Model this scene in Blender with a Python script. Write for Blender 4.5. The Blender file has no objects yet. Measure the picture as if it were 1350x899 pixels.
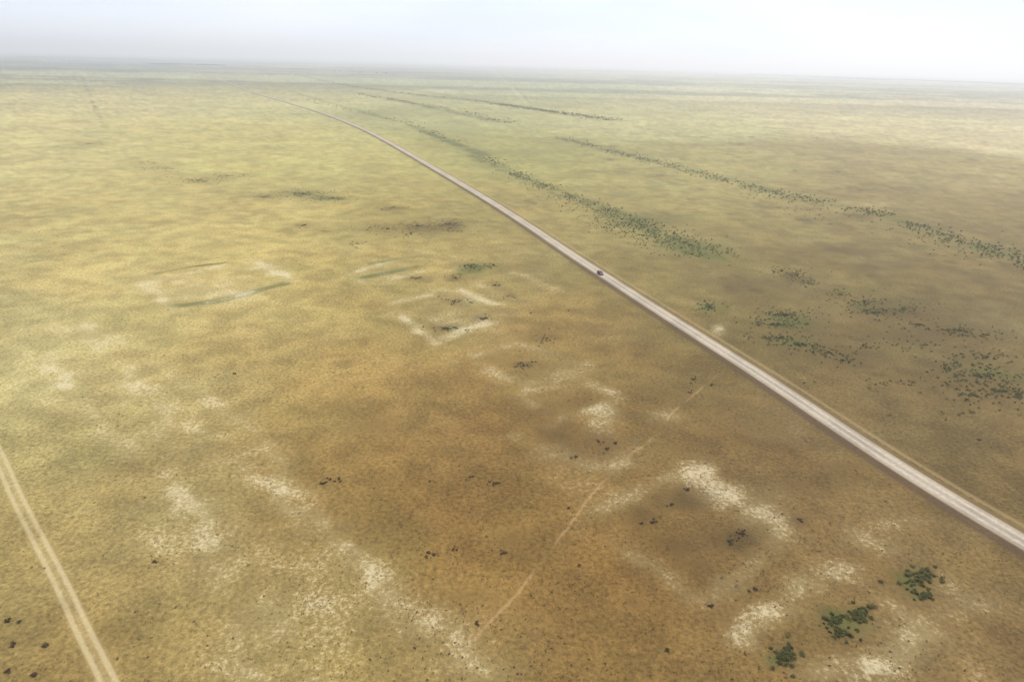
import bpy, bmesh, math, random
import numpy as np
from mathutils import Matrix, Vector
random.seed(3); rng=np.random.default_rng(7)
H=100.0; F_=912.0; W_,H_=1350.0,899.0
pitch=math.atan((449.5-82)/F_); roll=math.radians(1.55)
Fv=np.array([0,math.cos(pitch),-math.sin(pitch)]); R0=np.array([1.,0,0]); U0=np.array([0,math.sin(pitch),math.cos(pitch)])
Rv=R0*math.cos(roll)+U0*math.sin(roll); Uv=-R0*math.sin(roll)+U0*math.cos(roll)
def G(px,py):
    # survey point read off the photo -> metres on the ground plane
    d=Fv+Rv*(px-W_/2)/F_-Uv*(py-H_/2)/F_
    t=H/max(-d[2],1e-4)
    return np.array([d[0]*t,d[1]*t])
def lin(c):
    c=np.array(c,float)/255.
    return np.where(c<=0.04045,c/12.92,((c+0.055)/1.055)**2.4)
# ---------- numpy noise ----------
def vn(x,y,s):
    xi=np.floor(x);yi=np.floor(y);fx=x-xi;fy=y-yi
    fx=fx*fx*(3-2*fx);fy=fy*fy*(3-2*fy)
    def h(i,j):
        v=np.sin(i*127.1+j*311.7+s*74.7)*43758.5453
        return v-np.floor(v)
    return (h(xi,yi)*(1-fx)+h(xi+1,yi)*fx)*(1-fy)+(h(xi,yi+1)*(1-fx)+h(xi+1,yi+1)*fx)*fy
def fbm(x,y,s,o=4):
    a=0.5;t=0;n=0
    for k in range(o):
        c_,s_=math.cos(k*.9+.4),math.sin(k*.9+.4)
        t=t+a*vn((x*c_-y*s_)*2**k,(x*s_+y*c_)*2**k,s+k*3.1);n+=a;a*=0.55
    return t/n
def sstep(a,b,v):
    t=np.clip((v-a)/(b-a),0,1);return t*t*(3-2*t)
# ---------- region colours ----------
KI=1.64
anch=[(60,300,(200,182,118)),(250,300,(196,176,110)),(60,450,(190,174,116)),(250,440,(186,165,103)),(60,620,(174,155,98)),
(60,820,(154,130,78)),(250,620,(172,150,94)),(250,820,(160,137,83)),(420,480,(168,141,82)),(420,600,(154,125,69)),(420,780,(157,133,77)),
(600,560,(143,112,62)),(600,700,(140,109,58)),(600,860,(152,126,73)),(780,700,(137,106,57)),(780,860,(139,110,61)),(780,560,(137,108,58)),
(1000,600,(130,103,60)),(1000,780,(136,109,63)),(1200,640,(128,103,61)),(1200,860,(135,108,65)),(1320,780,(127,103,62)),
(700,460,(153,126,71)),(560,360,(170,149,87)),(400,330,(184,165,98)),(560,270,(171,154,89)),(400,220,(188,176,107)),(250,200,(196,182,115)),(60,200,(200,186,126)),
(850,480,(134,110,62)),(720,300,(156,138,81)),(950,400,(130,111,63)),(1150,480,(117,98,58)),(1300,420,(123,105,62)),(1100,360,(130,112,63)),(900,320,(148,133,77)),
(1300,560,(121,101,60)),(1050,280,(154,137,83)),(1250,300,(143,124,75)),(900,230,(171,159,98)),(1200,230,(168,151,97)),(700,210,(167,159,93)),
(600,150,(173,168,108)),(850,160,(190,181,123)),(1150,160,(201,187,133)),(1320,170,(206,189,141)),(400,130,(196,186,124)),(150,130,(200,186,128)),(600,110,(170,170,119)),(1000,115,(194,188,138)),(1300,125,(202,189,144)),(250,100,(174,172,125)),(800,100,(172,172,126)),(30,100,(174,170,124)),
(675,87,(140,144,108)),(100,80,(132,138,106)),(1200,108,(146,150,114))]
AL=[];AC=[]
for px,py,c in anch:
    g=G(px,py);r=math.hypot(*g);AL.append((math.atan2(g[0],g[1]),math.log(r)));AC.append(lin(c)/KI)
AL=np.array(AL);AC=np.array(AC)
def base_col(x,y):
    r=np.hypot(x,y)+1e-3
    lr=np.log(r)
    th=np.arctan2(x,y)
    n1=fbm(x/90,y/90,1)-.5; n2=fbm(x/400,y/400,2)-.5
    th2=th+n1*0.12; lr2=np.minimum(lr,8.6)+n2*0.3+n1*.12
    out=np.zeros((len(x),3));ws=np.zeros(len(x))+1e-9
    for (a,l),c in zip(AL,AC):
        w=np.exp(-((th2-a)/0.13)**2-((lr2-min(l,8.6))/0.22)**2)+1e-7
        out+=w[:,None]*c;ws+=w
    out/=ws[:,None]
    v=1+0.26*(fbm(x/35,y/35,11,5)-.5)+0.26*(fbm(x/110,y/150,12,6)-.5)*sstep(180,500,r)
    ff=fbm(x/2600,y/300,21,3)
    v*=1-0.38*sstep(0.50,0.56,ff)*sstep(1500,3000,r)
    return out*v[:,None]
def near_poly(x,y,P):
    d=np.full(len(x),1e9)
    for a,b in zip(P[:-1],P[1:]):
        ab=b-a;L=ab@ab
        t=np.clip(((x-a[0])*ab[0]+(y-a[1])*ab[1])/L,0,1)
        d=np.minimum(d,np.hypot(x-a[0]-t*ab[0],y-a[1]-t*ab[1]))
    return d
bare=[(800,553,18,11,.7),(720,600,26,12,.4),(810,612,26,10,.5),(870,550,20,12,.3),(952,434,7,6,1.3),
(925,622,24,12,.8),(965,650,30,14,.85),(1000,675,26,14,.8),(1022,700,20,14,.6),(1110,758,32,10,.6),(1060,775,34,12,.7),(1020,798,26,14,.75),(985,825,24,16,.4),
(1095,878,26,16,.55),(1150,868,34,16,.75),(1200,830,28,16,.8),(1290,800,50,20,.3),(1180,690,60,14,.3),(1150,720,60,14,.35),(1300,700,40,20,.2),
(345,352,24,8,.6),(370,362,16,6,.4),(280,378,84,22,.6),(270,385,60,12,.3),(510,356,44,14,.35),(600,412,66,26,.3),(740,500,60,20,.15),(640,385,60,12,.2),
(190,368,16,10,.3),(100,440,50,18,.35),(60,500,60,26,.3),(240,560,90,50,.22),(30,460,60,40,.2),(300,500,60,20,.15),
(390,650,30,12,.5),(380,670,26,8,.4),(430,740,70,50,.2),(600,880,80,24,.3),(560,830,60,26,.25),(460,800,80,40,.2),
(1150,270,60,5,.3),(1290,240,60,8,.3),(60,165,90,2,.35),(320,880,70,26,.3),(210,720,60,50,.2),(300,700,40,60,.2)]
bare_lines=[([(60,470),(110,540),(170,600),(240,670),(320,755),(380,840),(420,899)],3.2,.40),
([(110,430),(170,500),(260,570),(370,650),(460,730),(540,795),(600,850),(660,899)],3.6,.45),
([(80,495),(120,550)],2.5,.40),([(230,650),(330,760)],2.5,.35),([(150,440),(200,480),(330,560),(380,640)],3.,.3),
([(200,560),(300,800),(330,899)],3.,.25)]
def quad(c,w,a): return (c+[c[0]],w,a)
banks=[quad([(186,374),(338,341),(384,370),(238,409)],3.6,.45),([(338,341),(384,370)],3.2,.5),
quad([(462,360),(552,332),(582,350),(482,380)],3.2,.42),
quad([(510,402),(600,379),(676,412),(572,451)],3.2,.62),([(540,436),(572,451),(676,412)],2.5,.3),quad([(548,402),(600,390),(640,410),(580,428)],2.2,.25),
quad([(606,474),(684,452),(768,482),(694,508)],3.2,.38),quad([(625,372),(680,358),(735,384),(678,400)],3.,.3),quad([(520,345),(580,330),(620,348),(560,366)],3.,.2),
quad([(684,575),(790,538),(893,553),(800,626)],2.8,.32),quad([(675,520),(760,498),(820,525),(735,550)],2.8,.28),
quad([(762,690),(925,610),(1050,708),(925,790)],3.,.28),
quad([(970,838),(1110,748),(1240,835),(1115,905)],2.6,.32),([(1125,700),(1200,740),(1300,800)],3.,.25)]
dark=[(850,680,30,18,.9),(905,655,28,14,.9),(890,720,36,16,.8),(925,745,30,8,.4),(970,705,28,16,.9),(1055,685,24,13,.8),(740,575,24,13,.5),(800,585,24,12,.6),(755,600,14,10,.5),(710,545,26,12,.4),(690,480,36,11,.5),(650,470,30,9,.4),(715,446,22,6,.7),(760,530,26,10,.4),
(600,396,22,6,.8),(585,432,26,6,.9),(637,420,14,6,.8),(562,410,16,6,.4),(550,367,18,5,.8),(600,367,16,5,.7),(652,376,12,5,.8),(675,390,12,4,.7),(545,300,26,8,.8),(590,298,24,8,.9),(500,300,30,6,.6),(520,275,24,5,.6),(400,297,24,4,.7),(375,303,16,3,.6),(430,305,18,3,.6),(470,320,20,3,.4),(690,350,30,5,.4),(660,410,20,6,.4),
(400,255,46,8,.5),(350,260,26,5,.4),(440,262,34,5,.5),(260,238,44,7,.4),(215,222,44,7,.35),(300,232,34,5,.4),(120,190,26,5,.4),(190,215,40,4,.3),(330,210,40,4,.3),(230,205,30,4,.3),(80,195,30,3,.2),
(1212,770,30,20,.9),(1118,818,34,20,.8),(1035,865,24,18,.8),(1035,425,44,12,.7),(1040,455,40,9,.6),(1110,470,50,12,.5),(1180,410,80,14,.5),(1240,440,80,12,.5),(1290,500,70,24,.5),(1050,370,44,10,.5),(1000,380,40,14,.4),
(1090,330,60,6,.5),(960,370,60,10,.4),(1170,350,70,6,.5),(1290,370,60,6,.5),(870,290,40,8,.3),(1130,285,60,5,.4),(1230,300,50,5,.5),(700,540,50,30,.25),(870,520,60,20,.3),(1000,560,60,30,.3),(1100,620,50,20,.3),(910,590,40,10,.3),
(1050,640,40,14,.3),(480,560,50,20,.25),(170,620,40,10,.3),(600,150,60,3,.3),(740,140,60,3,.3),(500,690,70,22,.25),(700,720,70,22,.25),(600,790,60,20,.2),(840,800,70,20,.2),(1280,690,60,20,.25),(1100,180,120,4,.25),(1250,200,90,4,.25),(950,190,100,4,.25)]
green=[(620,355,20,8,1.2),(640,350,24,5,.8),(600,433,20,5,.7),(935,405,16,6,1.),(1035,422,36,10,.8),(1040,452,34,6,.7),(400,256,36,6,.7),(440,262,30,4,.5),(260,238,40,5,.4),(1300,490,50,14,.6),(1212,768,26,16,.9),(1120,815,30,16,.9),(1035,865,22,14,.9),(1150,405,40,8,.5),(1120,385,30,5,.5),(620,400,14,4,.6),
(700,200,80,8,.3),(600,170,60,6,.4),(500,150,60,5,.45),(850,150,90,4,.35),(560,130,80,5,.4),(120,190,30,3,.5),(850,290,60,10,.6),(920,325,50,10,.6)]
green_lines=[([(235,403),(280,398),(320,388),(374,374)],2.8,2.1),([(206,361),(250,352),(300,346)],1.6,1.1),([(478,366),(510,360),(550,352)],2.6,1.4),([(490,348),(520,342),(555,338)],2.0,1.2),
([(380,120),(450,140),(540,165),(640,205)],10,.5),([(470,122),(560,140),(665,162)],20,.8),([(440,110),(520,122),(660,137),(740,150),(808,159)],22,.8),
([(620,205),(700,240),(780,268),(860,305),(950,345)],12,.7),([(560,175),(640,205)],11,.5),([(740,183),(850,210),(950,235),(1050,260),(1150,280),(1250,312),(1348,345)],12,.6),([(660,137),(420,100),(350,92)],24,.5)]
track_lines=[([(650,93),(672,113),(695,138)],6.0,.9),([(15,170),(90,165),(180,163)],4.5,1.3),([(260,95),(420,100),(600,104)],12,.6)]
dark_lines=[([(108,100),(120,130),(135,162)],5.0,.45),([(655,93),(678,113),(701,138)],5.0,.35)]
def addblob(x,y,ch,L,nz):
    for px,py,rx,ry,a in L:
        c=G(px,py);A=(G(px+rx,py)-G(px-rx,py))/2;B=(G(px,py+ry)-G(px,py-ry))/2
        dx=x-c[0];dy=y-c[1];det=A[0]*B[1]-A[1]*B[0]
        u=(dx*B[1]-dy*B[0])/det;v=(A[0]*dy-A[1]*dx)/det
        q=u*u+v*v; m=q<9
        ch[m]+=a*np.exp(-(q[m]*(0.3+1.5*nz[m])))
def masks(x,y):
    r=np.hypot(x,y);s=np.clip(r/150,1,12)
    nz=fbm(x/(6*s),y/(6*s),31,4)
    wx=(fbm(x/12,y/12,41)-.5)*7;wy=(fbm(x/12,y/12,43)-.5)*7
    X=x+wx;Y=y+wy
    b=np.zeros(len(x));d=b.copy();g=b.copy()
    addblob(X,Y,b,bare,nz);addblob(X,Y,d,dark,nz);addblob(X,Y,g,green,nz)
    brk=0.15+2.0*sstep(.3,.72,fbm(x/10,y/10,51,5))
    for L,ch,wa in ((bare_lines,b,1),(banks,b,.45),(green_lines,g,.2),(track_lines,b,.2),(dark_lines,d,.1)):
        for P,w,a in L:
            P=[G(*p) for p in P]
            dd=near_poly(x+wx*wa,y+wy*wa,P)
            ch+=a*np.exp(-(dd/w)**2)*(brk if wa!=.2 else brk*.5+.5)
    m=sstep(.56,.72,fbm(x/18,y/18,61,5))*.45*sstep(180,420,r)*(1-sstep(1200,2500,r))
    d+=m*(0.35+sstep(-100,150,x)*.65)
    d+=sstep(.54,.72,fbm(x/16,y/16,66))*.25*sstep(-60,60,x)
    b+=sstep(.56,.75,fbm(x/40,y/40,71))*.15
    return np.clip(b,0,1.3),np.clip(d,0,1.3),np.clip(g,0,1.6)
# ---------- mesh builder ----------
def mk(name,verts,faces,n,attrs=None,mat=None,smooth=False):
    me=bpy.data.meshes.new(name)
    verts=np.asarray(verts,np.float32);faces=np.asarray(faces,np.int32)
    me.vertices.add(len(verts));me.vertices.foreach_set('co',verts.ravel())
    me.loops.add(faces.size);me.loops.foreach_set('vertex_index',faces.ravel())
    me.polygons.add(len(faces));me.polygons.foreach_set('loop_start',np.arange(0,faces.size,n,dtype=np.int32))
    me.update(calc_edges=True)
    for k,(typ,arr) in (attrs or {}).items():
        a=me.attributes.new(k,typ,'POINT')
        a.data.foreach_set('color' if typ=='FLOAT_COLOR' else 'value',np.asarray(arr,np.float32).ravel())
    if smooth: me.polygons.foreach_set('use_smooth',np.ones(len(faces),bool))
    ob=bpy.data.objects.new(name,me);bpy.context.collection.objects.link(ob)
    if mat: me.materials.append(mat)
    return ob
def rgba(c): return np.concatenate([c,np.ones((len(c),1))],1)
# ---------- node helper ----------
class N:
    def __init__(s,name):
        s.m=bpy.data.materials.new(name);s.m.use_nodes=True;s.t=s.m.node_tree;s.b=s.t.nodes['Principled BSDF']
        s.b.inputs['Roughness'].default_value=.95;s.b.inputs['Specular IOR Level'].default_value=.1
    def n(s,typ,**k):
        x=s.t.nodes.new(typ)
        for a,b in k.items(): setattr(x,a,b)
        return x
    def l(s,a,b): s.t.links.new(a,b)
    def math(s,op,a,b=None,c=None,clamp=False):
        x=s.n('ShaderNodeMath',operation=op,use_clamp=clamp)
        for i,v in enumerate((a,b,c)):
            if v is None: continue
            if isinstance(v,(int,float)): x.inputs[i].default_value=v
            else: s.l(v,x.inputs[i])
        return x.outputs[0]
    def rng(s,v,a,b,c,d,sm=True):
        x=s.n('ShaderNodeMapRange',interpolation_type='SMOOTHSTEP' if sm else 'LINEAR')
        s.l(v,x.inputs[0])
        for i,q in enumerate((a,b,c,d)): x.inputs[i+1].default_value=q
        return x.outputs[0]
    def noise(s,vec,scale,det=5,rough=.6):
        x=s.n('ShaderNodeTexNoise',noise_dimensions='2D');s.l(vec,x.inputs['Vector']);x.inputs['Scale'].default_value=scale
        x.inputs['Detail'].default_value=det;x.inputs['Roughness'].default_value=rough;return x.outputs[0]
    def mix(s,f,a,b,mode='MIX'):
        x=s.n('ShaderNodeMix',data_type='RGBA',blend_type=mode)
        if isinstance(f,(int,float)): x.inputs[0].default_value=f
        else: s.l(f,x.inputs[0])
        for i,v in ((6,a),(7,b)):
            if isinstance(v,(tuple,list,np.ndarray)): x.inputs[i].default_value=(*[float(q) for q in v[:3]],1)
            else: s.l(v,x.inputs[i])
        return x.outputs[2]
def la(c): return lin(c)*.80   # photo tone -> albedo
def terrain(name,kind=None):
    m=N(name)
    pos=m.n('ShaderNodeNewGeometry').outputs['Position']
    col=m.n('ShaderNodeAttribute',attribute_name='col').outputs['Color']
    mk_=m.n('ShaderNodeSeparateColor');m.l(m.n('ShaderNodeAttribute',attribute_name='mask').outputs['Color'],mk_.inputs[0])
    B,D,Gr=mk_.outputs
    nn=m.n('ShaderNodeSeparateColor');m.l(m.n('ShaderNodeAttribute',attribute_name='nz').outputs['Color'],nn.inputs[0])
    n2,n3,hd=nn.outputs
    n1=m.noise(pos,.9,5,.8)
    v=m.math('MULTIPLY',m.rng(n1,.25,.75,.46,1.54,False),m.rng(n2,.3,.7,.83,1.17,False))
    v=m.math('MULTIPLY',v,m.rng(n3,.3,.7,.92,1.08,False))
    x=m.n('ShaderNodeVectorMath',operation='SCALE');m.l(col,x.inputs[0]);m.l(v,x.inputs['Scale'])
    c=x.outputs[0]
    c=m.mix(m.rng(hd,.42,.7,0,.25),c,m.mix(1.0,c,(1.0,.87,.74),'MULTIPLY'))
    c=m.mix(m.rng(hd,.6,.3,0,.25),c,m.mix(1.0,c,(.92,.98,.90),'MULTIPLY'))
    # sparse dark wormwood tussocks, one shrublet wide
    wt=m.noise(pos,.42,2,.5)
    c=m.mix(m.math('MULTIPLY',m.rng(wt,.68,.76,0,.5),m.rng(n2,.42,.62,.1,1)),c,la((88,72,42)))
    def thr(mask,k1,k2,lo,hi,mx):
        a=m.math('ADD',mask,m.math('MULTIPLY',m.math('SUBTRACT',n1,.5),k1))
        a=m.math('ADD',a,m.math('MULTIPLY',m.math('SUBTRACT',n2,.5),k2))
        return m.math('MULTIPLY',m.rng(a,lo,hi,0,mx),m.rng(mask,.0,.3,0,1))
    c=m.mix(m.math('MULTIPLY',D,.30,clamp=True),c,la((88,68,40)))
    c=m.mix(thr(D,3.2,2.2,.35,1.25,.65),c,la((74,60,36)))
    c=m.mix(m.math('MULTIPLY',Gr,.35,clamp=True),c,la((112,110,60)))
    c=m.mix(thr(Gr,2.2,1.6,.3,1.2,.7),c,la((86,90,44)))
    c=m.mix(m.math('MULTIPLY',B,.26,clamp=True),c,la((198,180,130)))
    c=m.mix(thr(B,5.0,2.4,.6,2.0,.6),c,la((206,192,158)))
    if kind:
        U=m.n('ShaderNodeAttribute',attribute_name='u').outputs['Fac']
        wob=m.math('MULTIPLY',m.math('SUBTRACT',n1,.5),1.5)
        aU=m.math('ABSOLUTE',U)
    if kind=='road':
        Uw=m.math('ADD',U,wob)
        f=m.math('MULTIPLY',m.rng(Uw,-6.6,-5.0,0,.75),m.rng(Uw,-3.6,-3.0,1,0))
        c=m.mix(f,c,la((92,74,58)))
        f=m.math('MULTIPLY',m.rng(Uw,3.2,3.8,0,.6),m.rng(Uw,5.2,6.2,1,0))
        c=m.mix(f,c,la((108,90,60)))
        f=m.math('MULTIPLY',m.rng(Uw,6.2,7.0,0,.45),m.rng(Uw,7.6,8.6,1,0))
        c=m.mix(f,c,la((160,138,98)))
        aw=m.math('ADD',aU,m.math('MULTIPLY',wob,.55))
        grav=m.mix(m.rng(n2,.35,.65,0,1),la((164,151,133)),la((184,170,149)))
        wheel=m.math('SUBTRACT',1.0,m.rng(m.math('ABSOLUTE',m.math('SUBTRACT',aU,1.3)),.25,.8,0,1))
        grav=m.mix(m.math('MULTIPLY',wheel,.6),grav,la((208,197,178)))
        grav=m.mix(m.rng(n1,.3,.75,.4,0),grav,la((120,104,86)))
        grav=m.mix(m.math('MULTIPLY',m.rng(aU,2.2,3.0,0,1),.5),grav,la((148,130,106)))
        grav=m.mix(m.rng(aU,0,.5,.3,0),grav,la((144,128,108)))
        c=m.mix(m.rng(aw,2.8,3.6,1,0),c,grav)
    if kind=='track':
        d=m.math('ABSOLUTE',m.math('SUBTRACT',m.math('ADD',aU,m.math('MULTIPLY',wob,.3)),.95))
        c=m.mix(m.math('MULTIPLY',m.rng(d,.15,.7,.55,0),m.rng(n2,.3,.5,.7,1)),c,la((202,184,142)))
        c=m.mix(m.math('MULTIPLY',m.rng(aU,.9,2.2,.25,0),m.rng(n2,.3,.5,.6,1)),c,la((190,170,126)))
    if kind=='path':
        d=m.math('ABSOLUTE',m.math('ADD',U,m.math('MULTIPLY',wob,.5)))
        c=m.mix(m.math('MULTIPLY',m.rng(d,.05,.6,.42,0),m.rng(n2,.35,.6,.1,1)),c,la((180,148,106)))
    m.l(c,m.b.inputs['Base Color'])
    bp=m.n('ShaderNodeBump');bp.inputs['Strength'].default_value=.5;bp.inputs['Distance'].default_value=.3
    nb=m.noise(pos,1.1,2,.6)
    m.l(nb,bp.inputs['Height']);m.l(bp.outputs[0],m.b.inputs['Normal'])
    return m.m
# ---------- ground ----------
rs=list(np.arange(2,60,6.))
r=60.
while r<90000:
    rs.append(r); r+=max(.6,r*r/(H*F_)*1.15) if r<9000 else r*.12
rs.append(160000.); rs=np.array(rs)
an=np.concatenate([np.arange(-45,45,.12),np.arange(45,315,3.)]);an=np.radians(an);na=len(an)
RR,AA=np.meshgrid(rs,an,indexing='ij')
gx=(RR*np.sin(AA)).ravel();gy=(RR*np.cos(AA)).ravel()
nr=len(rs)
i=np.arange(nr-1)[:,None]*na;j=np.arange(na)[None];j2=(j+1)%na
q=np.stack([i+j,i+j2,i+na+j2,i+na+j],-1).reshape(-1,4)[:,::-1]
def attrs(x,y):
    c=base_col(x,y);b,d,g=masks(x,y)
    nz=np.stack([fbm(x/7,y/7,101,5),fbm(x/45,y/45,111,5),fbm(x/24,y/24,121,5)],1)
    return {'col':('FLOAT_COLOR',rgba(c)),'mask':('FLOAT_COLOR',rgba(np.stack([b,d,g],1))),'nz':('FLOAT_COLOR',rgba(nz))}
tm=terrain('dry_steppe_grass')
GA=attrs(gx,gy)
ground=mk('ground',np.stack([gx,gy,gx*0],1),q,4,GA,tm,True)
# ---------- ribbons ----------
def spline(P,step0=3.):
    P=[np.array(p,float) for p in P];P=[2*P[0]-P[1]]+P+[2*P[-1]-P[-2]]
    out=[]
    for k in range(1,len(P)-2):
        p0,p1,p2,p3=P[k-1:k+3];L=np.linalg.norm(p2-p1)
        n=max(2,int(L/max(step0,np.linalg.norm(p1)*.01)))
        for t in np.arange(n)/n:
            out.append(.5*((2*p1)+(-p0+p2)*t+(2*p0-5*p1+4*p2-p3)*t*t+(-p0+3*p1-3*p2+p3)*t**3))
    out.append(P[-2]);return np.array(out)
def ribbon(name,C,prof,mat):
    T=np.gradient(C,axis=0);T/=np.linalg.norm(T,axis=1)[:,None];Nn=np.stack([-T[:,1],T[:,0]],1)
    us=np.array([p[0] for p in prof]);zs=np.array([p[1] for p in prof]);m=len(us)
    P=C[:,None,:]+Nn[:,None,:]*us[None,:,None]
    x=P[...,0].ravel();y=P[...,1].ravel();z=np.tile(zs,len(C));u=np.tile(us,len(C))
    i=np.arange(len(C)-1)[:,None]*m;j=np.arange(m-1)[None]
    f=np.stack([i+j,i+m+j,i+m+j+1,i+j+1],-1).reshape(-1,4)[:,::-1]
    a=attrs(x,y);a['u']=('FLOAT',u)
    ob=mk(name,np.stack([x,y,z],1),f,4,a,mat,False)
    return ob,C,T
rp=[(238,86),(262,96),(295,108),(330,121),(370,133),(420,148),(470,167),(510,187),(550,210),(600,239),(650,269),(700,301),(750,335),(790,361),(850,400),(900,432),(950,464),(1000,496),(1050,529),(1100,563),(1150,596),(1200,629),(1250,660),(1300,690),(1348,717),(1450,778)]
RC=spline([G(*p) for p in rp],3.)
for _ in range(30): RC[1:-1]=RC[1:-1]*.5+(RC[:-2]+RC[2:])*.25
road,RC,RT=ribbon('gravel_road',RC,[(-10,-.15),(-8.5,.03),(-7,.1),(-5.2,.45),(-3.6,.78),(-1.5,.86),(0,.9),(1.5,.86),(3.6,.78),(5,.3),(6,.08),(8,.1),(9.5,.03),(11,-.15)],terrain('gravel_road_surface','road'))
tp=[(-60,500),(-25,555),(0,605),(22,655),(50,710),(80,768),(108,828),(135,882),(160,935)]
ribbon('dirt_track',spline([G(*p) for p in tp],1.5),[(u,.006) for u in (-3,-1.5,0,1.5,3)],terrain('rutted_track','track'))
fp=[(600,880),(632,838),(660,805),(700,760),(735,712),(765,672),(795,635),(835,598),(862,575),(885,545),(915,520),(945,497),(962,482)]
fc=spline([G(*p) for p in fp],1.2);fc+=np.stack([fbm(fc[:,0]/7,fc[:,1]/7,3)-.5,fbm(fc[:,0]/7,fc[:,1]/7,9)-.5],1)*1.5
ribbon('footpath',fc,[(u,.006) for u in (-1.2,0,1.2)],terrain('worn_footpath','path'))
# ---------- foliage ----------
def leafmat(name):
    m=N(name);c=m.n('ShaderNodeAttribute',attribute_name='col').outputs['Color'];m.l(c,m.b.inputs['Base Color'])
    m.b.inputs['Roughness'].default_value=.8
    tr=m.n('ShaderNodeBsdfTranslucent');m.l(c,tr.inputs[0]);mx=m.n('ShaderNodeMixShader');mx.inputs[0].default_value=.45
    m.l(m.b.outputs[0],mx.inputs[1]);m.l(tr.outputs[0],mx.inputs[2]);m.l(mx.outputs[0],m.t.nodes['Material Output'].inputs[0])
    return m.m
LM=leafmat('shrub_leaves')
def foliage(name,items,mat=LM,trunks=False):
    V=[];C=[];TV=[];TF=[]
    for (x,y,r,h,n,s,c) in items:
        n=int(n);K=max(2,int(4+rng.random()*4))
        a=rng.random(K)*6.283;rr=r*.62*np.sqrt(rng.random(K))
        cx=rr*np.cos(a);cy=rr*np.sin(a);cz=h*(.3+.4*rng.random(K));cr=r*(.35+.3*rng.random(K))
        k=rng.integers(0,K,n);d=rng.normal(size=(n,3));d/=np.linalg.norm(d,axis=1)[:,None]
        q=(.5+.5*rng.random(n)**.5)
        p=np.stack([cx[k]+d[:,0]*cr[k]*q,cy[k]+d[:,1]*cr[k]*q,np.maximum(cz[k]+d[:,2]*h*.33*q,.05)],1)+[x,y,0]
        e1=rng.normal(size=(n,3))*[1,1,.6];e1/=np.linalg.norm(e1,axis=1)[:,None]
        e2=rng.normal(size=(n,3))*[1,1,.6];e2-=(e1*e2).sum(1)[:,None]*e1;e2/=np.linalg.norm(e2,axis=1)[:,None]
        ss=(s*(.6+.8*rng.random(n)))[:,None]
        V.append(np.stack([p-e1*ss-e2*ss*.5,p+e1*ss*.4-e2*ss*.6,p+e1*ss+e2*ss*.4,p-e1*ss*.3+e2*ss*.6],1).reshape(-1,3))
        cc=np.array(c)*(.6+.3*rng.random(K)[k]+.35*rng.random(n))[:,None]
        C.append(np.repeat(cc,4,0))
        if trunks:
            for sx,sy,ex,ey,ez,w in [(0,0,0,0,h*.6,.09)]+[(0,0,cx[t],cy[t],cz[t],.05) for t in range(2)]:
                o=len(TV)
                for (bx,by,bz,ww) in ((x+sx,y+sy,-.1,w),(x+ex,y+ey,ez,w*.4)):
                    for dx,dy in ((1,0),(0,1),(-1,0),(0,-1)): TV.append((bx+dx*ww,by+dy*ww,bz))
                for t in range(4): TF.append((o+t,o+(t+1)%4,o+4+(t+1)%4,o+4+t))
    V=np.concatenate(V);C=np.concatenate(C);Fc=np.arange(len(V)).reshape(-1,4)
    if TV:
        TF=np.array(TF)+len(V);V=np.concatenate([V,np.array(TV)]);C=np.concatenate([C,np.tile([.08,.06,.04],(len(TV),1))]);Fc=np.concatenate([Fc,TF])
    return mk(name,V,Fc,4,{'col':('FLOAT_COLOR',rgba(C))},mat)
GREEN=np.array([.175,.17,.065]);OLIVE=np.array([.22,.185,.085]);BROWN=np.array([.18,.12,.07]);DG=np.array([.15,.145,.06])
def patch(px,py,rx,ry,n,r,h,col,nl=60,ls=.16):
    out=[]
    A=(G(px+rx,py)-G(px-rx,py))/2;B=(G(px,py+ry)-G(px,py-ry))/2;c=G(px,py)
    for _ in range(n):
        a=random.random()*6.283;q=abs(random.gauss(0,.6));w=c+A*q*math.cos(a)+B*q*math.sin(a)
        f=.5+.8*random.random();out.append((w[0],w[1],r*f,h*f,nl,ls,col*(.75+.5*random.random())))
    return out
for P in ([(1212,762,26,16,60,.6,.45),(1222,786,18,9,26,.5,.4)],[(1135,808,20,14,44,.58,.45),(1100,818,18,15,42,.5,.4),(1112,835,16,10,24,.5,.35)],[(1035,864,21,17,64,.6,.45)]):
    it=[]
    for (px,py,rx,ry,n,r_,h_) in P: it+=patch(px,py,rx,ry,n,r_,h_,GREEN*.9,80,.11)
    foliage('spirea_shrub',it)
dots=[(430,635,6,3),(445,632,4,2),(424,638,3,2),(565,728,3,2),(573,731,4,2),(597,724,3,1),(562,733,3,1),(665,728,5,3),(655,637,7,5),(622,628,3,1),(750,670,3,1),(863,688,5,3),(845,690,3,1),(628,822,3,1),(995,776,4,2),(880,857,3,1),(700,413,2,1),(567,635,2,1),(310,493,3,1),(750,410,2,1),(790,583,5,3),(800,592,5,3),(812,585,4,2),(758,603,4,2),(905,645,5,3),(885,665,4,2),(978,703,14,9),(965,712,6,4),(1055,686,5,3),(938,798,3,1),(10,818,4,3),(25,820,3,2),(18,850,3,2),(60,850,3,2),(45,890,3,2),(12,885,3,2),(205,740,3,1),(915,500,5,4),(938,508,5,3),(910,518,3,2),(715,446,10,6),(725,448,6,3),(695,482,6,4),(765,745,2,1),(1085,555,2,1),(1290,580,3,2),(1060,505,2,1)]
it=[]
for px,py,k,n in dots:
    it+=patch(px,py,k*1.2,k*.8,n*2+1,.4,.32,BROWN*.85 if random.random()<.65 else OLIVE*.6,44,.1)
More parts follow.
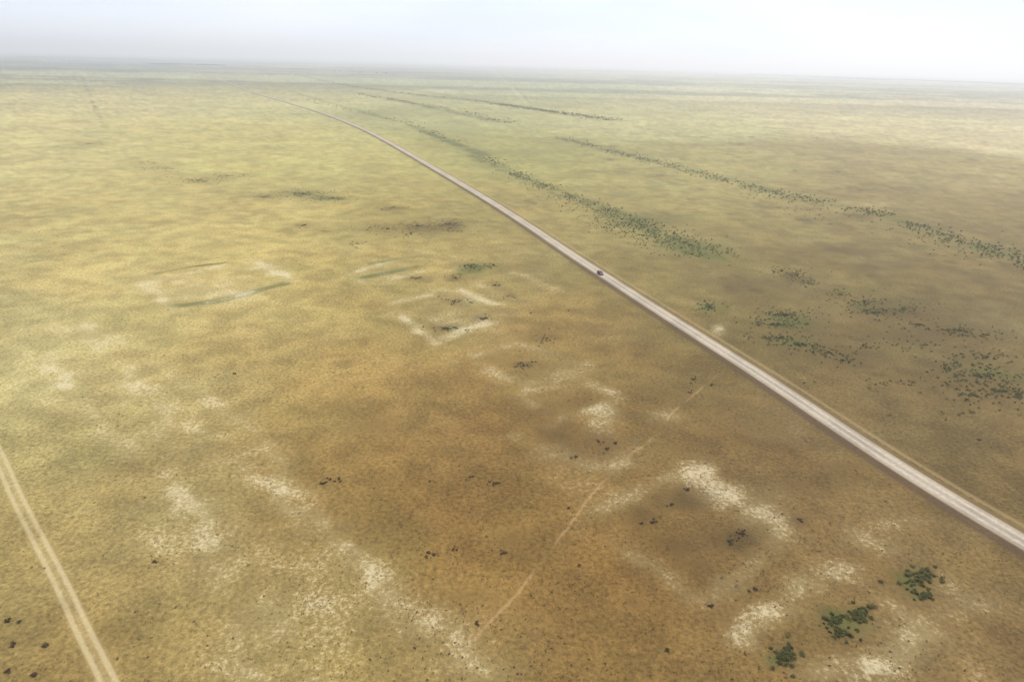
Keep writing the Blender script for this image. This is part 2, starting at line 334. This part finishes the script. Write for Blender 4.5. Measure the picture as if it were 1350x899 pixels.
for _ in range(3200):
    rr=90+900*random.random()**1.3;a=math.radians(random.uniform(-42,42));x=rr*math.sin(a);y=rr*math.cos(a)
    dn=float(fbm(np.array([x/30]),np.array([y/30]),61,3)[0])
    if random.random()>(.15+2.6*max(0,dn-.5)+(.18 if x>-20 else 0)): continue
    if near_poly(np.array([x]),np.array([y]),RC[::8])[0]<12: continue
    f=.14+.30*random.random();it.append((x,y,f,f*.7,20,.09,(BROWN if random.random()<.6 else OLIVE)*(.65+.6*random.random())))
foliage('low_shrubs',it)
it=[]
for P in [(1035,415,34,6,46),(1025,428,36,5,30),(1030,445,30,4,26),(1055,455,34,6,30),(1000,425,12,8,8),(1090,465,26,8,18),(935,405,14,5,22),(1110,475,24,6,10),(1140,455,30,10,9),(1105,388,16,5,10),(1140,398,30,7,26),(1155,412,40,6,34),(1190,408,30,8,20),(1210,428,40,8,16),(1265,436,50,6,26),(1300,442,30,5,10),(1220,455,50,8,14),(1290,495,50,14,60),(1320,515,40,12,30),(1250,485,30,12,16),(1300,470,40,6,20),(1050,362,30,7,26),(1065,374,14,5,10),(1030,358,20,5,10),(1345,520,20,10,12),(1280,520,40,10,16),(1180,505,60,6,8),(1275,545,60,6,6)]:
    px,py,rx,ry,n=P;it+=patch(px,py,rx*1.3,ry*1.4,int(n*2.6),.58,.52,DG,26,.15)
foliage('roadside_shrubs',it)
it=[]
for P in [(590,296,20,7,60),(550,298,20,7,50),(600,305,20,4,20),(510,302,30,4,30),(535,310,20,3,16),(620,352,16,6,40),(650,350,14,3,14),(400,256,40,6,120),(440,262,28,3,40),(350,260,20,3,20),(260,238,40,5,70),(300,232,24,3,30),(215,222,34,4,40),(120,190,22,3,20),(190,215,30,4,20),(600,398,18,5,18),(590,434,20,4,22),(640,420,8,4,10),(600,367,8,3,9),(550,367,10,3,10),(520,274,20,3,20),(400,297,18,3,16),(652,376,8,3,9),(850,300,30,6,14),(690,480,20,5,8),(470,322,14,3,8),(675,392,8,3,6)]:
    px,py,rx,ry,n=P;it+=patch(px,py,rx*1.3,ry*1.2,int(n*1.3),.6,.4,OLIVE*.75,18,.18)
foliage('meadow_shrubs',it)
def belt(pts,n,wid,r,h,nl,ls,col,gap=0.0):
    P=spline([G(*p) for p in pts],4.);seg=np.r_[0,np.cumsum(np.linalg.norm(np.diff(P,axis=0),axis=1))];out=[]
    T=np.gradient(P,axis=0);T/=np.linalg.norm(T,axis=1)[:,None]
    for _ in range(n):
        s=random.random()*seg[-1]
        x=np.interp(s,seg,P[:,0]);y=np.interp(s,seg,P[:,1]);tx=np.interp(s,seg,T[:,0]);ty=np.interp(s,seg,T[:,1])
        if gap and float(fbm(np.array([x/22]),np.array([y/22]),81)[0])<gap+.12*(random.random()-.5): continue
        o=random.gauss(0,1)*wid;f=.5+.8*random.random()
        out.append((x-ty*o,y+tx*o,r*f,h*f,nl,ls,col*(.7+.6*random.random())))
    return out
it=belt([(640,208),(700,238),(760,262),(810,280)],380,7,.9,1.0,28,.22,DG*1.15,.42)
it+=belt([(700,240),(760,268),(830,300),(900,325),(980,335)],300,11,.7,.7,24,.2,GREEN*1.2,.40)
it+=belt([(790,275),(860,300),(930,325),(960,335)],300,8,.85,.95,28,.2,GREEN*1.15,.38)
it+=belt([(800,290),(850,312),(920,340)],240,9,.7,.7,26,.2,GREEN*1.25,.38)
foliage('shelterbelt_young_trees',it,trunks=True)
it=belt([(735,181),(850,210),(950,236),(1050,261)],560,9,1.0,1.1,26,.28,DG*1.3,.41)
it+=belt([(1050,260),(1150,280),(1250,312),(1348,345),(1420,370)],540,9,.9,1.05,28,.25,DG*1.25,.40)
it+=belt([(1000,255),(1130,292),(1250,318),(1350,350)],260,18,.75,.6,22,.22,OLIVE,.42)
foliage('shelterbelt_young_trees',it,trunks=True)
it=belt([(655,137),(700,144),(760,152),(810,159)],400,13,2.0,2.0,26,.65,DG*1.45,.38)
it+=belt([(400,100),(440,110),(520,122),(600,130),(660,138)],330,14,1.9,1.6,24,.8,DG*1.7,.45)
foliage('shelterbelt_trees',it,trunks=True)
it=belt([(470,124),(520,132),(580,142),(640,155),(672,163)],280,13,1.8,1.6,24,.6,DG*1.6,.44)
it+=belt([(400,130),(450,143),(530,160),(600,188)],150,10,1.4,1.4,24,.45,GREEN*1.3,.42)
foliage('shelterbelt_trees',it,trunks=True)
it=[]
for pts,n,w,h in (([(205,85.5),(245,85.5),(290,87)],300,50,9),([(985,99),(1080,102),(1160,106)],700,160,12),([(1150,104.5),(1250,108),(1346,112)],900,200,12),([(750,94),(850,95),(960,98)],240,140,9),([(560,81),(640,83),(740,87)],240,160,9),([(20,75.5),(120,77),(200,79)],240,160,9),([(330,88),(420,93),(520,98)],140,60,5)):
    it+=belt(pts,n,w,h*1.3,h,16,h*.35,DG*.42)
foliage('distant_trees',it)
# ---------- grass tufts ----------
n=26000
rr=75+330*rng.random(n)**1.1;aa=np.radians(rng.uniform(-44,44,n));x=rr*np.sin(aa);y=rr*np.cos(aa)
keep=(near_poly(x,y,RC[::6])>8.5)&(near_poly(x,y,[G(*p) for p in tp])>2)&(fbm(x/9,y/9,91)>.45)
x=x[keep];y=y[keep];n=len(x);bc=base_col(x,y)
s=.08+.14*rng.random(n)
V=np.zeros((n,3,3,3));C=np.zeros((n,3,3,3))
for k in range(3):
    a=rng.random(n)*6.28;lean=.5+.5*rng.random(n)
    dx=np.cos(a)*s*.6;dy=np.sin(a)*s*.6
    V[:,k,0]=np.stack([x-dx,y-dy,0*x],1);V[:,k,1]=np.stack([x+dx,y+dy,0*x],1);V[:,k,2]=np.stack([x-dy*2.2*lean,y+dx*2.2*lean,s*.9],1)
f=(.75+.6*rng.random(n))[:,None]
C[:]=(bc*f)[:,None,None,:]
mk('grass_tufts',V.reshape(-1,3),np.arange(n*9).reshape(-1,3),3,{'col':('FLOAT_COLOR',rgba(C.reshape(-1,3)))},leafmat('dry_grass_blades'))
# ---------- car ----------
def pm(name,c,r=.4,metal=0.,spec=.5):
    m=N(name);m.b.inputs['Roughness'].default_value=r;m.b.inputs['Metallic'].default_value=metal;m.b.inputs['Specular IOR Level'].default_value=spec
    pos=m.n('ShaderNodeTexCoord').outputs['Object'];nz=m.noise(pos,6,4)
    cc=m.mix(m.rng(nz,.4,.8,0,.25),c,tuple(np.array(c)*.6+np.array([.12,.1,.07])));m.l(cc,m.b.inputs['Base Color']);return m.m
paint=pm('maroon_paint',(.16,.012,.05),.3);glass=pm('car_glass',(.015,.018,.022),.08);rub=pm('tyre_rubber',(.02,.02,.02),.9);steel=pm('wheel_metal',(.4,.4,.42),.35,.8);lamp_w=pm('headlamp_glass',(.7,.7,.7),.1);lamp_r=pm('tail_lamp_glass',(.5,.02,.02),.2);trim=pm('black_trim',(.03,.03,.03),.6)
car=bpy.data.objects.new('parked_car',None);bpy.context.collection.objects.link(car)
def part(name,bm,mat,bev=0):
    if bev: bmesh.ops.bevel(bm,geom=bm.edges[:],offset=bev,segments=2,affect='EDGES')
    bmesh.ops.recalc_face_normals(bm,faces=bm.faces[:])
    me=bpy.data.meshes.new(name);bm.to_mesh(me);bm.free();me.materials.append(mat)
    o=bpy.data.objects.new(name,me);bpy.context.collection.objects.link(o);o.parent=car;return o
def loft(prof,w):
    bm=bmesh.new();L=[bm.verts.new((p[0],-p[2],p[1])) for p in prof];Rr=[bm.verts.new((p[0],p[2],p[1])) for p in prof];k=len(prof)
    for i in range(k): bm.faces.new((L[i],L[(i+1)%k],Rr[(i+1)%k],Rr[i]))
    bm.faces.new(L[::-1]);bm.faces.new(Rr);return bm
def arc(cx,r): return [(cx+r*math.cos(a),.33+r*math.sin(a),.9) for a in np.linspace(0.0,math.pi,7)]
body=[(2.2,.35,.84),(2.28,.55,.86),(2.22,.82,.85),(1.2,1.0,.86),(-1.9,1.05,.86),(-2.22,.98,.84),(-2.28,.6,.86),(-2.2,.35,.84),(-1.75,.3,.9)]+arc(-1.35,.4)[::-1]+[(-.9,.3,.9),(.9,.3,.9)]+arc(1.35,.4)[::-1]+[(1.8,.3,.9)]
part('body',loft(body,1),paint,0)
part('cabin_glass',loft([(1.15,1.0,.82),(.45,1.52,.66),(-1.75,1.54,.66),(-2.1,1.03,.8)],1),glass,.03)
part('roof',loft([(.42,1.52,.67),(.3,1.60,.62),(-1.65,1.62,.62),(-1.82,1.54,.67)],1),paint,.02)
for nm,xx in (('front_pillar',.85),('centre_pillar',-.35),('rear_pillar',-1.85)):
    for sy,sd in ((1,'left'),(-1,'right')):
        bm=bmesh.new();lean={.85:-.38,-.35:0,-1.85:.1}[xx]
        v=[bm.verts.new((xx+dx+(lean if zz>1.2 else 0),sy*((.83 if zz<1.2 else .675)+o),zz)) for zz in (1.0,1.54) for dx,o in ((-.05,-.02),(.05,-.02),(.05,.015),(-.05,.015))]
        for fc_ in ((0,1,2,3),(7,6,5,4),(0,4,5,1),(1,5,6,2),(2,6,7,3),(3,7,4,0)): bm.faces.new([v[t] for t in fc_])
        part(nm+'_'+sd,bm,paint)
for ax,an_ in ((1.35,'front'),(-1.35,'rear')):
    for sy,sd in ((1,'left'),(-1,'right')):
        for nm,rad,dep,mt,off in (('tyre',.34,.22,rub,.79),('hub',.2,.24,steel,.79)):
            bm=bmesh.new();bmesh.ops.create_cone(bm,cap_ends=True,segments=20,radius1=rad,radius2=rad,depth=dep,matrix=Matrix.Translation((ax,sy*off,.34))@Matrix.Rotation(math.pi/2,4,'X'))
            part(f'{nm}_{an_}_{sd}',bm,mt)
def bx(nm,x,y,z,a,b,c,mt):
    bm=bmesh.new();bmesh.ops.create_cube(bm,size=1,matrix=Matrix.Translation((x,y,z))@Matrix.Diagonal((a,b,c,1)));part(nm,bm,mt,.02)
for sy,sd in ((1,'left'),(-1,'right')):
    bx('headlamp_'+sd,2.22,sy*.62,.72,.1,.34,.16,lamp_w);bx('tail_lamp_'+sd,-2.24,sy*.7,.85,.08,.2,.26,lamp_r);bx('mirror_'+sd,.75,sy*.95,1.06,.14,.2,.13,paint)
bx('front_bumper',2.26,0,.45,.14,1.7,.2,trim);bx('rear_bumper',-2.28,0,.45,.14,1.7,.2,trim);bx('grille',2.25,0,.68,.06,.8,.14,trim)
cp=G(790,363);k=int(np.argmin(np.hypot(RC[:,0]-cp[0],RC[:,1]-cp[1])))
t=RT[k];nrm=np.array([-t[1],t[0]]);c=RC[k]+nrm*(-1.2)
car.location=(c[0],c[1],.865);car.rotation_euler=(0,0,math.atan2(t[1],t[0]))
# ---------- haze: real low atmosphere ----------
m=bpy.data.materials.new('haze_air');m.use_nodes=True;nt=m.node_tree;nt.nodes.clear()
o=nt.nodes.new('ShaderNodeOutputMaterial');vs=nt.nodes.new('ShaderNodeVolumeScatter')
vs.inputs['Color'].default_value=(.98,.985,1,1);vs.inputs['Density'].default_value=1.6e-4;vs.inputs['Anisotropy'].default_value=.35
nt.links.new(vs.outputs[0],o.inputs['Volume'])
bm=bmesh.new();bmesh.ops.create_cube(bm,size=1,matrix=Matrix.Translation((0,0,145))@Matrix.Diagonal((140000,140000,310,1)))
me=bpy.data.meshes.new('haze');bm.to_mesh(me);bm.free();me.materials.append(m);hz=bpy.data.objects.new('haze',me);bpy.context.collection.objects.link(hz)
# ---------- light ----------
el=math.radians(48);az=math.radians(36)
w=bpy.data.worlds.new('World');bpy.context.scene.world=w;w.use_nodes=True;nt=w.node_tree
bg=nt.nodes['Background'];sk=nt.nodes.new('ShaderNodeTexSky');sk.sky_type='NISHITA';sk.sun_disc=False
sk.sun_elevation=el;sk.sun_rotation=az;sk.air_density=1.0;sk.dust_density=1.2;sk.altitude=100
tc=nt.nodes.new('ShaderNodeTexCoord');mp=nt.nodes.new('ShaderNodeMapping');mp.inputs['Scale'].default_value=(1,1,5)
nz=nt.nodes.new('ShaderNodeTexNoise');nz.inputs['Scale'].default_value=2.6;nz.inputs['Detail'].default_value=6
cr=nt.nodes.new('ShaderNodeValToRGB');cr.color_ramp.elements[0].position=.38;cr.color_ramp.elements[0].color=(6.1,6.9,8.3,1);cr.color_ramp.elements[1].position=.66;cr.color_ramp.elements[1].color=(7.4,7.9,8.7,1)
mx=nt.nodes.new('ShaderNodeMix');mx.data_type='RGBA';mx.inputs[0].default_value=.9
nt.links.new(tc.outputs['Generated'],mp.inputs[0]);nt.links.new(mp.outputs[0],nz.inputs['Vector']);nt.links.new(nz.outputs[0],cr.inputs[0])
nt.links.new(sk.outputs[0],mx.inputs[6]);nt.links.new(cr.outputs[0],mx.inputs[7]);nt.links.new(mx.outputs[2],bg.inputs[0]);bg.inputs[1].default_value=.14
L=bpy.data.lights.new('sun','SUN');L.energy=4.5;L.angle=math.radians(1.0);L.color=(1,.95,.86)
so=bpy.data.objects.new('sun',L);bpy.context.collection.objects.link(so)
sd=Vector((math.sin(az)*math.cos(el),math.cos(az)*math.cos(el),math.sin(el)));so.rotation_euler=sd.to_track_quat('Z','Y').to_euler()
# ---------- camera ----------
cd=bpy.data.cameras.new('camera');cd.sensor_width=36;cd.lens=F_/W_*36;cd.clip_end=400000;cd.clip_start=.5
co=bpy.data.objects.new('camera',cd);bpy.context.collection.objects.link(co)
M=Matrix.Identity(4)
for i in range(3): M[i][0]=Rv[i];M[i][1]=Uv[i];M[i][2]=-Fv[i]
M[2][3]=H;co.matrix_world=M
bpy.context.scene.camera=co
sc=bpy.context.scene;sc.view_settings.view_transform='Standard';sc.view_settings.look='None';sc.view_settings.exposure=0
